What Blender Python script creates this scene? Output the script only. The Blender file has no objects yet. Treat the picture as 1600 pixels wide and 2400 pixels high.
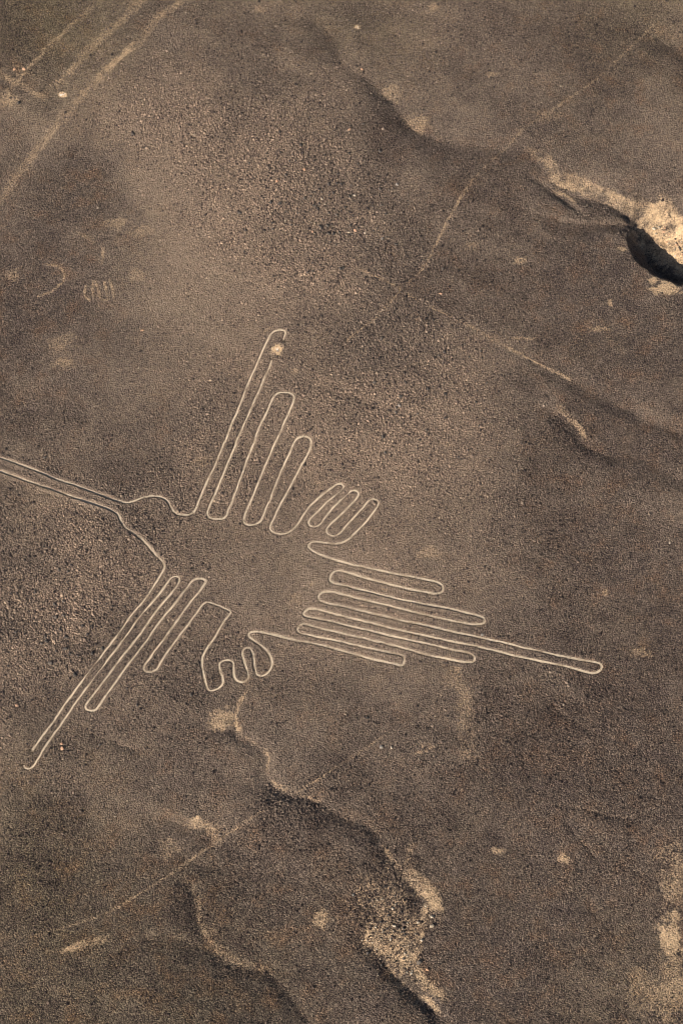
import bpy, math, random
import numpy as np
from mathutils import Vector

random.seed(7)
rng = np.random.RandomState(11)
sc = bpy.context.scene
col = sc.collection
R = math.radians

# ------------------------------------------------------------------ camera
DIST, TILT = 330.0, R(30.0)
HALF_H = 67.5
CAM = np.array([0.0, -DIST * math.sin(TILT), DIST * math.cos(TILT)])
cam_data = bpy.data.cameras.new('camera')
cam = bpy.data.objects.new('camera', cam_data)
col.objects.link(cam)
cam.location = CAM
cam.rotation_euler = (TILT, 0, 0)
cam_data.sensor_fit = 'VERTICAL'
cam_data.sensor_height = 24.0
cam_data.lens = 12.0 / (HALF_H / DIST)
cam_data.clip_start = 1.0
cam_data.clip_end = 20000.0
sc.camera = cam

# ------------------------------------------------------------------ light
SUN_EL = R(29.0)
SUN_DIR = Vector((-0.70, -0.714, 0)).normalized()          # horizontal direction towards the sun
to_sun = Vector((SUN_DIR.x * math.cos(SUN_EL), SUN_DIR.y * math.cos(SUN_EL), math.sin(SUN_EL)))
sun_data = bpy.data.lights.new('sun', 'SUN')
sun_data.energy = 4.9
sun_data.angle = R(0.53)
sun_data.color = (1.0, 0.90, 0.775)
sun = bpy.data.objects.new('sun', sun_data)
col.objects.link(sun)
sun.rotation_euler = to_sun.to_track_quat('Z', 'Y').to_euler()
sun.location = (-200, -200, 300)

world = bpy.data.worlds.new('World')
sc.world = world
world.use_nodes = True
wn = world.node_tree
wn.nodes.clear()
sky = wn.nodes.new('ShaderNodeTexSky')
sky.sky_type = 'NISHITA'
sky.sun_disc = False
sky.sun_elevation = SUN_EL
sky.sun_rotation = math.atan2(SUN_DIR.x, SUN_DIR.y)
bg = wn.nodes.new('ShaderNodeBackground')
bg.inputs['Strength'].default_value = 0.05
wo = wn.nodes.new('ShaderNodeOutputWorld')
wn.links.new(sky.outputs[0], bg.inputs[0])
wn.links.new(bg.outputs[0], wo.inputs[0])

sc.render.engine = 'CYCLES'
sc.cycles.filter_width = 1.0
sc.view_settings.view_transform = 'Standard'
sc.view_settings.look = 'None'
sc.view_settings.exposure = 0.52
sc.view_settings.gamma = 1.0
sc.view_settings.use_curve_mapping = False

# ------------------------------------------------------------------ helpers
PW, PH = 1600.0, 2400.0
_ct, _st = math.cos(TILT), math.sin(TILT)


def ground(px, py, z=0.0):
    """photograph pixel -> point of the plain at height z"""
    px = np.asarray(px, float); py = np.asarray(py, float)
    u = (px / PW * 2 - 1) * (HALF_H * PW / PH) / DIST
    v = (1 - py / PH * 2) * HALF_H / DIST
    # camera axes: right (1,0,0), up (0,ct,st), forward (0,st,-ct)
    dx = u; dy = v * _ct + _st; dz = v * _st - _ct
    t = (z - CAM[2]) / dz
    return np.stack([CAM[0] + dx * t, CAM[1] + dy * t], -1)


def on_terrain(pts):
    pts = np.asarray(pts, float)
    z = 0.0
    for _ in range(5):
        g = ground(pts[:, 0], pts[:, 1], z)
        z = height(g[:, 0], g[:, 1])
    return g


_lat = {}


def vnoise(x, y, seed):
    if seed not in _lat:
        _lat[seed] = np.random.RandomState(seed).rand(257, 257).astype(np.float64)
        _lat[seed][256] = _lat[seed][0]; _lat[seed][:, 256] = _lat[seed][:, 0]
    L = _lat[seed]
    xi = np.floor(x); yi = np.floor(y)
    fx = x - xi; fy = y - yi
    xi = xi.astype(np.int64) % 256; yi = yi.astype(np.int64) % 256
    fx = fx * fx * fx * (fx * (fx * 6 - 15) + 10)
    fy = fy * fy * fy * (fy * (fy * 6 - 15) + 10)
    a = L[xi, yi]; b = L[xi + 1, yi]; c = L[xi, yi + 1]; d = L[xi + 1, yi + 1]
    return (a * (1 - fx) + b * fx) * (1 - fy) + (c * (1 - fx) + d * fx) * fy - 0.5


def fbm(x, y, seed, octaves=3, gain=0.5):
    s = 0; a = 1.0; f = 1.0
    for o in range(octaves):
        s = s + a * vnoise(x * f + 31.7 * o, y * f - 17.3 * o, seed + o)
        a *= gain; f *= 2.03
    return s


def smooth(a, b, x):
    t = np.clip((x - a) / (b - a), 0, 1)
    return t * t * (3 - 2 * t)


def poly_dist(P, x, y):
    """distance, side (+ left of travel) and fractional vertex index of the nearest point of a polyline"""
    best = np.full(x.shape, 1e9); side = np.zeros(x.shape); par = np.zeros(x.shape)
    for i in range(len(P) - 1):
        ax, ay = P[i]; bx, by = P[i + 1]
        vx, vy = bx - ax, by - ay
        L2 = vx * vx + vy * vy + 1e-12
        t = np.clip(((x - ax) * vx + (y - ay) * vy) / L2, 0, 1)
        dx = x - (ax + t * vx); dy = y - (ay + t * vy)
        d = np.hypot(dx, dy)
        m = d < best
        best = np.where(m, d, best)
        side = np.where(m, vx * dy - vy * dx, side)
        par = np.where(m, i + t, par)
    return best, side, par


# ------------------------------------------------------------------ relief of the plain
# washes: (photo points, depth at each point, width of left bank, width of right bank, profile power)
WASHES = [
    # upper valley that turns into the ravine
    ([(690, 20), (770, 80), (805, 150), (862, 190), (915, 240), (960, 298), (1025, 330), (1110, 345), (1200, 350)],
     [0.1, 0.3, 0.45, 0.55, 0.55, 0.5, 0.4, 0.4, 0.3], 3.6, 3.0, 1.3),
    # ravine
    ([(1462, 510), (1490, 511), (1510, 528), (1524, 552), (1537, 580), (1560, 600), (1600, 616), (1690, 652), (1800, 700), (2000, 780)],
     [0.6, 1.9, 3.6, 4.9, 5.2, 5.0, 4.7, 4.7, 4.8, 4.8], 9.4, 3.7, 1.1),
    # bank above the ravine
    ([(1250, 360), (1300, 432), (1350, 452), (1425, 466), (1490, 502)], [0.1, 0.45, 0.75, 1.0, 1.3], 5.0, 2.6, 1.3),
    # sharp rill
    ([(1225, 395), (1270, 425), (1300, 445), (1340, 475), (1385, 506)], [0.1, 0.35, 0.6, 0.6, 0.25], 1.5, 1.2, 1.1),
    # lip under the spur
    ([(1270, 500), (1320, 512), (1375, 516), (1430, 513), (1500, 509)], [0.1, 0.45, 0.7, 0.9, 1.2], 0.9, 2.4, 1.1),
    # right middle rill
    ([(1235, 830), (1310, 880), (1387, 921), (1458, 957), (1514, 988), (1600, 1023), (1700, 1060)],
     [0.05, 0.3, 0.45, 0.4, 0.4, 0.4, 0.3], 2.8, 1.8, 1.1),
    # right lower wash
    ([(1262, 940), (1300, 972), (1336, 1008), (1361, 1039), (1387, 1059), (1412, 1069), (1479, 1075), (1514, 1090), (1600, 1141), (1700, 1200)],
     [0.1, 0.2, 0.3, 0.3, 0.25, 0.2, 0.2, 0.2, 0.2, 0.2], 1.6, 1.8, 1.3),
    # wash below the feet
    ([(575, 1625), (556, 1660), (547, 1690), (562, 1725), (600, 1752), (622, 1778), (622, 1815), (640, 1848), (672, 1868), (735, 1885),
      (800, 1925), (865, 1950), (905, 2008), (945, 2060)],
     [0.05, 0.12, 0.2, 0.25, 0.28, 0.3, 0.3, 0.3, 0.26, 0.22, 0.2, 0.2, 0.2, 0.1], 1.5, 1.6, 1.3),
    # upper edge of the sand basin
    ([(490, 1722), (520, 1715), (548, 1716), (560, 1738)], [0.1, 0.3, 0.35, 0.3], 0.9, 0.9, 1.0),
    # dark bank of the lower basin
    ([(835, 2195), (880, 2240), (925, 2290), (975, 2335), (1010, 2365), (1040, 2400)], [0.2, 0.4, 0.45, 0.5, 0.5, 0.3], 1.2, 1.5, 1.2),
    ([(830, 2217), (868, 2217), (905, 2238), (935, 2255)], [0.1, 0.3, 0.3, 0.15], 0.8, 1.0, 1.0),
    ([(940, 2065), (968, 2085), (985, 2120), (975, 2170)], [0.2, 0.45, 0.4, 0.1], 0.9, 1.5, 1.1),
    # lower left valley
    ([(230, 2252), (286, 2235), (340, 2208), (395, 2202), (455, 2222)], [0.05, 0.3, 0.45, 0.4, 0.2], 0.9, 2.4, 1.2),
    ([(330, 2150), (395, 2190), (459, 2223), (510, 2249), (561, 2269), (632, 2284), (663, 2320), (714, 2385), (760, 2460), (800, 2540)],
     [0.1, 0.15, 0.2, 0.25, 0.25, 0.25, 0.25, 0.25, 0.25, 0.25], 1.8, 1.8, 1.3),
    ([(420, 2060), (440, 2080), (459, 2106), (464, 2167), (480, 2205), (512, 2240)], [0.1, 0.2, 0.25, 0.25, 0.2, 0.15], 1.6, 1.5, 1.3),
    ([(370, 1915), (405, 1930), (450, 1945), (490, 1950), (495, 1985)], [0.1, 0.3, 0.35, 0.4, 0.2], 1.2, 2.2, 1.1),
    # top right shoulder
    ([(1470, 40), (1520, 75), (1570, 105), (1660, 150)], [0.1, 0.5, 0.6, 0.6], 3.5, 3.5, 1.4),
    # small arcs beside the long wing
    ([(30, 420), (92, 342), (150, 277), (225, 199), (270, 153), (332, 97), (380, 45)], [.05, .14, .16, .16, .16, .16, .05], .5, .5, 1.0),
    ([(742, 1090), (760, 1102), (771, 1124)], [0.12, 0.16, 0.1], 0.5, 0.5, 1.0),
    ([(733, 1112), (741, 1124), (745, 1138)], [0.08, 0.12, 0.08], 0.4, 0.4, 1.0),
    # soft hollow on the left
    ([(-60, 1010), (0, 985), (60, 960), (140, 948)], [0.7, 0.7, 0.5, 0.1], 6.0, 7.0, 1.7),
    ([(-40, 170), (20, 185), (110, 232)], [0.3, 0.3, 0.05], 2.5, 2.0, 1.3),
]


def spline(P, step):
    """centripetal Catmull-Rom through world points, resampled at even steps"""
    P = np.asarray(P)
    keep = [0] + [i for i in range(1, len(P)) if np.hypot(*(P[i] - P[i - 1])) > 0.05]
    P = P[keep]
    Q = np.vstack([2 * P[0] - P[1], P, 2 * P[-1] - P[-2]])
    out = []
    for i in range(1, len(Q) - 2):
        p0, p1, p2, p3 = Q[i - 1], Q[i], Q[i + 1], Q[i + 2]
        a = np.hypot(*(p1 - p0)) ** .5; b = np.hypot(*(p2 - p1)) ** .5; c = np.hypot(*(p3 - p2)) ** .5
        m1 = (p1 - p0) / a - (p2 - p0) / (a + b) + (p2 - p1) / b
        m2 = (p2 - p1) / b - (p3 - p1) / (b + c) + (p3 - p2) / c
        m1, m2 = m1 * b, m2 * b
        n = max(2, int(np.hypot(*(p2 - p1)) / 0.08))
        t = np.linspace(0, 1, n, endpoint=False)[:, None]
        out.append((2 * t**3 - 3 * t**2 + 1) * p1 + (t**3 - 2 * t**2 + t) * m1 + (-2 * t**3 + 3 * t**2) * p2 + (t**3 - t**2) * m2)
    out = np.vstack(out + [P[-1:]])
    L = np.concatenate([[0], np.cumsum(np.hypot(*np.diff(out, axis=0).T))])
    n = max(3, int(L[-1] / step))
    s = np.linspace(0, L[-1], n)
    return np.stack([np.interp(s, L, out[:, 0]), np.interp(s, L, out[:, 1])], -1)

_W = []
for pts, dep, wl, wr, pw in WASHES:
    P0 = ground([p[0] for p in pts], [p[1] for p in pts])
    P = spline(P0, 0.9)
    L0 = np.concatenate([[0], np.cumsum(np.hypot(*np.diff(P0, axis=0).T))])
    _W.append((P, np.interp(np.linspace(0, L0[-1], len(P)), L0, dep), wl, wr, pw))
# one-sided rises: the ground climbs to the right of the line of travel and sinks again further off
MOUNDS = [
    ([(380, 2175), (425, 2200), (470, 2228), (510, 2249), (561, 2269), (632, 2284), (663, 2320), (714, 2385), (760, 2460), (800, 2540)],
     [0.0, 0.3, 0.65, 0.9, 1.15, 1.25, 1.3, 1.3, 1.3, 1.3], 9.0),
    ([(555, 1700), (600, 1752), (624, 1790), (622, 1815), (640, 1848), (672, 1868), (735, 1885), (800, 1925), (865, 1950), (905, 2008), (945, 2060)],
     [0.0, 0.12, 0.2, 0.25, 0.45, 0.6, 0.6, 0.55, 0.5, 0.3, 0.0], 3.6),
    ([(700, 30), (770, 80), (805, 150), (862, 190), (915, 240), (960, 298), (1025, 330), (1110, 345), (1200, 350)],
     [0.0, 0.15, 0.28, 0.36, 0.36, 0.36, 0.36, 0.3, 0.0], 5.0),
    ([(420, 2060), (440, 2080), (459, 2106), (464, 2167), (480, 2205), (520, 2245)], [0.0, 0.15, 0.25, 0.3, 0.2, 0.0], 3.0),
    ([(1262, 940), (1300, 972), (1336, 1008), (1361, 1039), (1387, 1059), (1412, 1069), (1479, 1075), (1514, 1090), (1600, 1141), (1700, 1200)],
     [0.0, 0.08, 0.12, 0.15, 0.15, 0.15, 0.15, 0.15, 0.15, 0.15], 3.2),
    ([(825, 2190), (880, 2240), (925, 2290), (975, 2335), (1010, 2365), (1050, 2410)], [0.0, 0.3, 0.4, 0.5, 0.45, 0.0], 3.4),
]
_M = []
for pts, dep, wr in MOUNDS:
    P0 = ground([p[0] for p in pts], [p[1] for p in pts])
    P = spline(P0, 0.9)
    L0 = np.concatenate([[0], np.cumsum(np.hypot(*np.diff(P0, axis=0).T))])
    _M.append((P, np.interp(np.linspace(0, L0[-1], len(P)), L0, dep), wr))

# broad swells: (photo x, y, radius in px, height in m)
SWELLS = [(700, 380, 260, 0.9), (1180, 180, 230, 0.5), (250, 250, 200, 0.4), (620, 1350, 260, 0.25), (1480, 780, 190, 0.5),
          (820, 2020, 130, 0.5), (300, 2380, 220, 1.0), (1150, 1120, 220, 0.35), (300, 1850, 200, 0.4), (1300, 2150, 240, -0.4),
          (120, 700, 130, -0.35), (640, 1790, 60, 0.15)]
_S = [(ground(a, b), r * 0.058, h) for a, b, r, h in SWELLS]


def height(x, y):
    x = np.asarray(x, float); y = np.asarray(y, float)
    h = 2.2 * fbm(x / 46, y / 46, 3, 2) + 0.48 * fbm(x / 13 + 5, y / 13, 7, 2) + 0.10 * fbm(x / 3.1, y / 3.1, 15, 2, 0.55)
    st = vnoise((0.42 * x + 0.91 * y) / 1.7, (0.91 * x - 0.42 * y) / 26.0, 301) + vnoise((0.30 * x + 0.95 * y) / 4.1, (0.95 * x - 0.30 * y) / 40.0, 302)
    h = h + 0.10 * st
    ra, rb = 0.82 * x - 0.57 * y, 0.57 * x + 0.82 * y
    rn = fbm(ra / 38, rb / 15, 311, 3, .45) - 0.06
    rm = np.clip(vnoise(x / 17, y / 17, 321) * 3 + .35, 0, 1) * smooth(10, 26, np.hypot((x + 8) / 1.3, y + 4))
    rm = rm * smooth(0, 26, x * .75 - y + 10)
    h = h - 0.24 * rm * np.exp(-np.abs(rn) / 0.028)
    for c, r, a in _S:
        h = h + a * np.exp(-((x - c[0]) ** 2 + (y - c[1]) ** 2) / (r * r))
    h = h * 0.85
    wob = 0.55 * fbm(x / 2.3, y / 2.3, 23, 3, 0.6)
    acc = np.zeros_like(x)
    for P, dep, wl, wr, pw in _W:
        m = max(wl, wr) + 1.5
        sel = (x > P[:, 0].min() - m) & (x < P[:, 0].max() + m) & (y > P[:, 1].min() - m) & (y < P[:, 1].max() + m)
        if not sel.any():
            continue
        xs, ys = x[sel], y[sel]
        d, s, t = poly_dist(P, xs, ys)
        w = np.where(s > 0, wl, wr)
        d = np.abs(d + wob[sel] * np.clip(w * 0.30, 0.1, 1.7) * np.clip(d / w, 0, 1) * 2)
        f = np.clip(1 - d / w, 0, 1) ** pw
        f = f * (1 - 0.12 * f * f * f)          # slightly rounded bed
        k = np.interp(t, np.arange(len(P)), dep) * f
        acc[sel] += k ** 3
    deep = np.clip(acc ** (1 / 3) - .8, 0, 2.2)
    h = h + .30 * deep * fbm(x / 1.5, y / 1.5, 331, 3, .6)
    for P, dep, wr in _M:
        m = wr * 3.2
        sel = (x > P[:, 0].min() - m) & (x < P[:, 0].max() + m) & (y > P[:, 1].min() - m) & (y < P[:, 1].max() + m)
        if not sel.any():
            continue
        d, s, t = poly_dist(P, x[sel], y[sel])
        tt = np.clip(d / wr * (1 + .35 * wob[sel]), 0, None)
        rise = np.where(tt < 1, 1 - (1 - np.minimum(tt, 1)) ** 1.25, 1 - smooth(1, 3, tt))
        h[sel] += np.where(s < 0, np.interp(t, np.arange(len(P)), dep) * rise, 0)
    return h - acc ** (1 / 3)


# ------------------------------------------------------------------ bird outline, traced once
def tr(ox, oy, pts, s=500 / 1568):
    return [(ox + a * s, oy + b * s) for a, b in pts]


A = lambda p: tr(0, 1040, p)
B = lambda p: tr(440, 1040, p)
D = lambda p: tr(440, 740, p)
E = lambda p: tr(0, 1480, p)
F = lambda p: tr(300, 1320, p)
G = lambda p: tr(680, 1260, p)
H7 = lambda p: tr(1000, 1300, p)

beak_up = A([(-700, -150), (-350, -25), (0, 98), (150, 150), (300, 208), (450, 268), (600, 320), (750, 375), (870, 420), (935, 432)])
head_up = A([(935, 432), (985, 420), (1050, 395), (1115, 382), (1170, 388), (1215, 405), (1240, 430), (1260, 470), (1290, 505), (1330, 522)])
wing_a = A([(1330, 522), (1385, 523)]) + B([(35, 508), (60, 475), (80, 420), (110, 350), (150, 260), (190, 180), (230, 80), (265, 0)]) + \
    D([(280, 920), (320, 800), (370, 690), (420, 560), (450, 480), (500, 370), (545, 270), (580, 190), (605, 140), (640, 112), (680, 103), (710, 112), (716, 135), (708, 155), (704, 176)])
wing_b = D([(618, 325), (595, 385), (560, 460), (520, 560), (480, 640), (440, 740), (400, 830), (352, 935)]) + \
    B([(355, 0), (310, 100), (270, 200), (230, 300), (190, 400), (160, 460), (145, 500), (150, 530), (175, 549), (215, 553), (260, 548), (285, 525), (295, 490), (320, 440), (350, 360), (385, 260), (420, 160), (460, 60)]) + \
    D([(490, 920), (520, 830), (570, 730), (610, 640), (635, 590), (665, 568), (710, 565), (755, 572), (778, 592), (776, 625), (750, 690), (720, 760), (690, 830), (648, 922)]) + \
    B([(640, 0), (600, 90), (560, 180), (520, 280), (480, 380), (450, 450), (420, 520), (410, 565), (425, 590), (455, 598), (505, 588), (540, 560), (560, 510), (590, 440), (620, 370), (660, 260), (700, 170), (750, 60)]) + \
    D([(782, 930), (800, 905), (840, 887), (880, 890), (908, 915), (905, 938)]) + \
    B([(905, 10), (850, 130), (790, 240), (740, 340), (690, 430), (640, 530), (608, 600), (608, 630), (635, 653), (690, 664)])
foot_a = B([(690, 664), (740, 652), (775, 625), (815, 575), (850, 520), (890, 465), (940, 415), (1000, 365), (1060, 320), (1100, 297), (1135, 302), (1145, 322), (1125, 350), (1070, 390), (1010, 440), (950, 500), (900, 550), (888, 580), (900, 602), (935, 608), (970, 592), (1000, 550), (1050, 490), (1110, 425), (1160, 375), (1205, 347), (1240, 350), (1252, 372), (1230, 410), (1170, 475), (1100, 545), (1040, 600), (1018, 635), (1035, 665), (1070, 677), (1110, 660), (1150, 615), (1220, 540), (1290, 465), (1330, 420), (1365, 407), (1400, 425), (1395, 455), (1350, 515), (1290, 590), (1230, 650), (1180, 700), (1130, 725), (1080, 735), (1000, 728), (930, 723), (900, 735), (888, 757)])
tail = G([(133, 67), (160, 95), (220, 125), (310, 158), (400, 185), (500, 208), (640, 236), (760, 262), (880, 285), (1000, 310), (1080, 328), (1115, 348), (1122, 375), (1105, 400), (1060, 412), (1000, 402), (900, 383), (760, 350), (640, 322), (500, 280), (420, 255), (350, 242), (315, 255), (295, 285), (292, 315), (320, 335), (400, 352), (500, 378), (600, 402), (700, 427), (800, 452), (900, 470), (1000, 490), (1100, 508), (1200, 530), (1290, 550), (1380, 572), (1420, 592), (1425, 620), (1400, 636), (1350, 638), (1250, 622), (1100, 590), (950, 555), (800, 518), (700, 492), (550, 462), (400, 422), (300, 398), (250, 398), (218, 415), (205, 440), (220, 465), (280, 482), (400, 508), (550, 545), (700, 580), (850, 615), (1000, 645), (1150, 680), (1250, 705), (1400, 735), (1500, 758)]) + \
    H7([(564, 646), (700, 680), (850, 715), (1000, 748), (1150, 775), (1240, 790), (1275, 805), (1282, 830), (1265, 855), (1215, 870), (1160, 860), (1050, 830), (900, 795), (750, 765), (600, 730), (480, 700), (400, 683), (330, 668), (200, 640), (110, 622)]) + \
    G([(1003, 722), (850, 690), (700, 655), (600, 630), (500, 605), (350, 568), (250, 540), (180, 525), (140, 522), (115, 540), (100, 562), (120, 578), (180, 590), (280, 610), (400, 640), (500, 665), (650, 700), (800, 735), (950, 765), (1100, 800), (1200, 825), (1280, 840), (1325, 855), (1350, 880), (1345, 905), (1310, 916), (1250, 910), (1150, 890), (1000, 858), (850, 815), (700, 780), (550, 740), (400, 708), (250, 672), (150, 645), (95, 635), (65, 650), (52, 675), (65, 698), (120, 710), (250, 738), (400, 772), (550, 808), (700, 838), (800, 858), (835, 875), (838, 905), (820, 938), (770, 930), (650, 905), (500, 865), (350, 825), (200, 785), (100, 765)]) + \
    F([(1192, 557), (1100, 532), (1000, 512), (940, 503), (900, 507), (886, 525)])
foot_b = F([(886, 525), (892, 545), (930, 570), (980, 605), (1025, 650), (1052, 690), (1060, 730), (1050, 775), (1020, 812), (985, 828), (950, 820), (932, 785), (928, 730), (922, 670), (905, 635), (875, 622), (850, 635), (842, 665), (855, 710), (870, 760), (888, 815), (880, 850), (845, 873), (805, 865), (782, 835), (775, 780), (770, 730), (745, 712), (700, 718), (675, 740), (680, 790), (695, 840), (695, 885), (670, 915), (605, 937), (588, 925), (570, 870), (555, 800), (545, 740), (550, 690), (580, 630), (640, 540), (690, 450), (730, 390), (754, 358)])
wing_c = F([(754, 358), (720, 335), (650, 305), (580, 290), (550, 305), (515, 350), (450, 440), (380, 530), (300, 640), (240, 730), (205, 785), (150, 800), (120, 785), (120, 760), (150, 710), (220, 620), (300, 510), (370, 410), (450, 300), (520, 215), (565, 150), (570, 130), (550, 115), (515, 110), (480, 125), (430, 185), (350, 290), (250, 410), (150, 550), (60, 670)]) + \
    E([(941, 243), (880, 330), (800, 440), (730, 545), (700, 578), (660, 583), (632, 568), (632, 540), (680, 475), (750, 385), (820, 290), (900, 185), (980, 85)]) + \
    F([(104, 502), (180, 390), (260, 285), (330, 205), (375, 140), (375, 110), (350, 97), (320, 105), (280, 155), (200, 260), (100, 375)]) + \
    E([(941, 8), (860, 120), (780, 225), (700, 320), (640, 410), (560, 520), (480, 640), (400, 750), (330, 850), (280, 940), (250, 985), (215, 1007), (185, 1000), (178, 982)])
wing_d = E([(240, 875), (300, 785), (380, 680), (460, 560), (540, 455), (620, 345), (700, 245), (790, 120)]) + \
    F([(-56, 502), (0, 420), (50, 355), (120, 270), (180, 185), (230, 100), (262, 50), (268, 25)])
head_low = list(reversed(A([(830, 490), (865, 515), (890, 560), (925, 615), (970, 645), (1040, 695), (1100, 760), (1150, 820), (1190, 858), (1208, 890)])))
beak_low = list(reversed(A([(-700, -55), (-350, 70), (0, 198), (200, 270), (400, 340), (600, 410), (740, 455), (830, 490)])))


CHAINS = [  # continuous strokes cut into the parts of the bird
    [('beak', beak_up, .16), ('head', head_up, .07), ('wing', wing_a, .03)],
    [('wing', wing_b, .03), ('foot', foot_a, .04), ('tail', tail, .07), ('foot2', foot_b, .04), ('wing2', wing_c, .03)],
    [('wing2', wing_d, .03), ('head', head_low, .08), ('beak', beak_low, .17)],
]
STROKES = []      # (part, centre line, normal, bank height)
for chain in CHAINS:
    marks = []; pts = []
    for nm, p, bh in chain:
        w = on_terrain(p)
        w = w + 0.012 * rng.randn(*w.shape)
        if pts:
            w = w[1:] if np.hypot(*(w[0] - pts[-1])) < 0.6 else w
        pts.extend(w.tolist())
        marks.append((nm, bh, np.array(pts[-1])))
    C = spline(pts, 0.16)
    # the line was cleared by hand: a little sideways wander
    s = np.arange(len(C)) * 0.16
    T = np.gradient(C, axis=0); T /= np.hypot(T[:, 0], T[:, 1])[:, None] + 1e-9
    N = np.stack([-T[:, 1], T[:, 0]], -1)
    C = C + N * (0.06 * vnoise(s / 1.1, s * 0 + len(C), 41) + 0.03 * vnoise(s / 4.0, s * 0 + len(C), 42))[:, None]
    T = np.gradient(C, axis=0); T /= np.hypot(T[:, 0], T[:, 1])[:, None] + 1e-9
    N = np.stack([-T[:, 1], T[:, 0]], -1)
    start = 0
    BH = np.zeros(len(C)); cuts = []
    for k, (nm, bh, e) in enumerate(marks):
        end = len(C) - 1 if k == len(marks) - 1 else start + int(np.argmin(np.hypot(*(C[start:] - e).T)))
        BH[start:end + 1] = bh
        cuts.append((nm, start, end)); start = end
    ker = np.ones(25) / 25
    BH = np.convolve(np.pad(BH, 12, mode='edge'), ker, 'valid')
    for nm, a, b in cuts:
        STROKES.append((nm, C[a:b + 1], N[a:b + 1], BH[a:b + 1]))

# ------------------------------------------------------------------ raster of distance to the bird lines
GX0, GX1, GY0, GY1 = -62.0, 62.0, -80.0, 102.0
CS = 0.1
NX = int((GX1 - GX0) / CS) + 1; NY = int((GY1 - GY0) / CS) + 1
LD = np.full((NX, NY), 9.0, np.float32)
allp = np.vstack([s[1] for s in STROKES])
off = np.arange(-11, 12)
oi, oj = np.meshgrid(off, off, indexing='ij')
for i0 in range(0, len(allp), 2000):
    q = allp[i0:i0 + 2000]
    ci = np.round((q[:, 0] - GX0) / CS).astype(int); cj = np.round((q[:, 1] - GY0) / CS).astype(int)
    I = ci[:, None, None] + oi; J = cj[:, None, None] + oj
    d = np.hypot(GX0 + I * CS - q[:, 0, None, None], GY0 + J * CS - q[:, 1, None, None])
    ok = (I >= 0) & (I < NX) & (J >= 0) & (J < NY)
    np.minimum.at(LD, (I[ok], J[ok]), d[ok])


def raster(Rr, x, y, cs, fill):
    i = (x - GX0) / cs; j = (y - GY0) / cs
    ok = (i >= 0) & (j >= 0) & (i < Rr.shape[0] - 1.001) & (j < Rr.shape[1] - 1.001)
    i = np.clip(i, 0, Rr.shape[0] - 1.001); j = np.clip(j, 0, Rr.shape[1] - 1.001)
    a = i.astype(int); b = j.astype(int); fx = i - a; fy = j - b
    v = (Rr[a, b] * (1 - fx) + Rr[a + 1, b] * fx) * (1 - fy) + (Rr[a, b + 1] * (1 - fx) + Rr[a + 1, b + 1] * fx) * fy
    return np.where(ok, v, fill)


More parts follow.
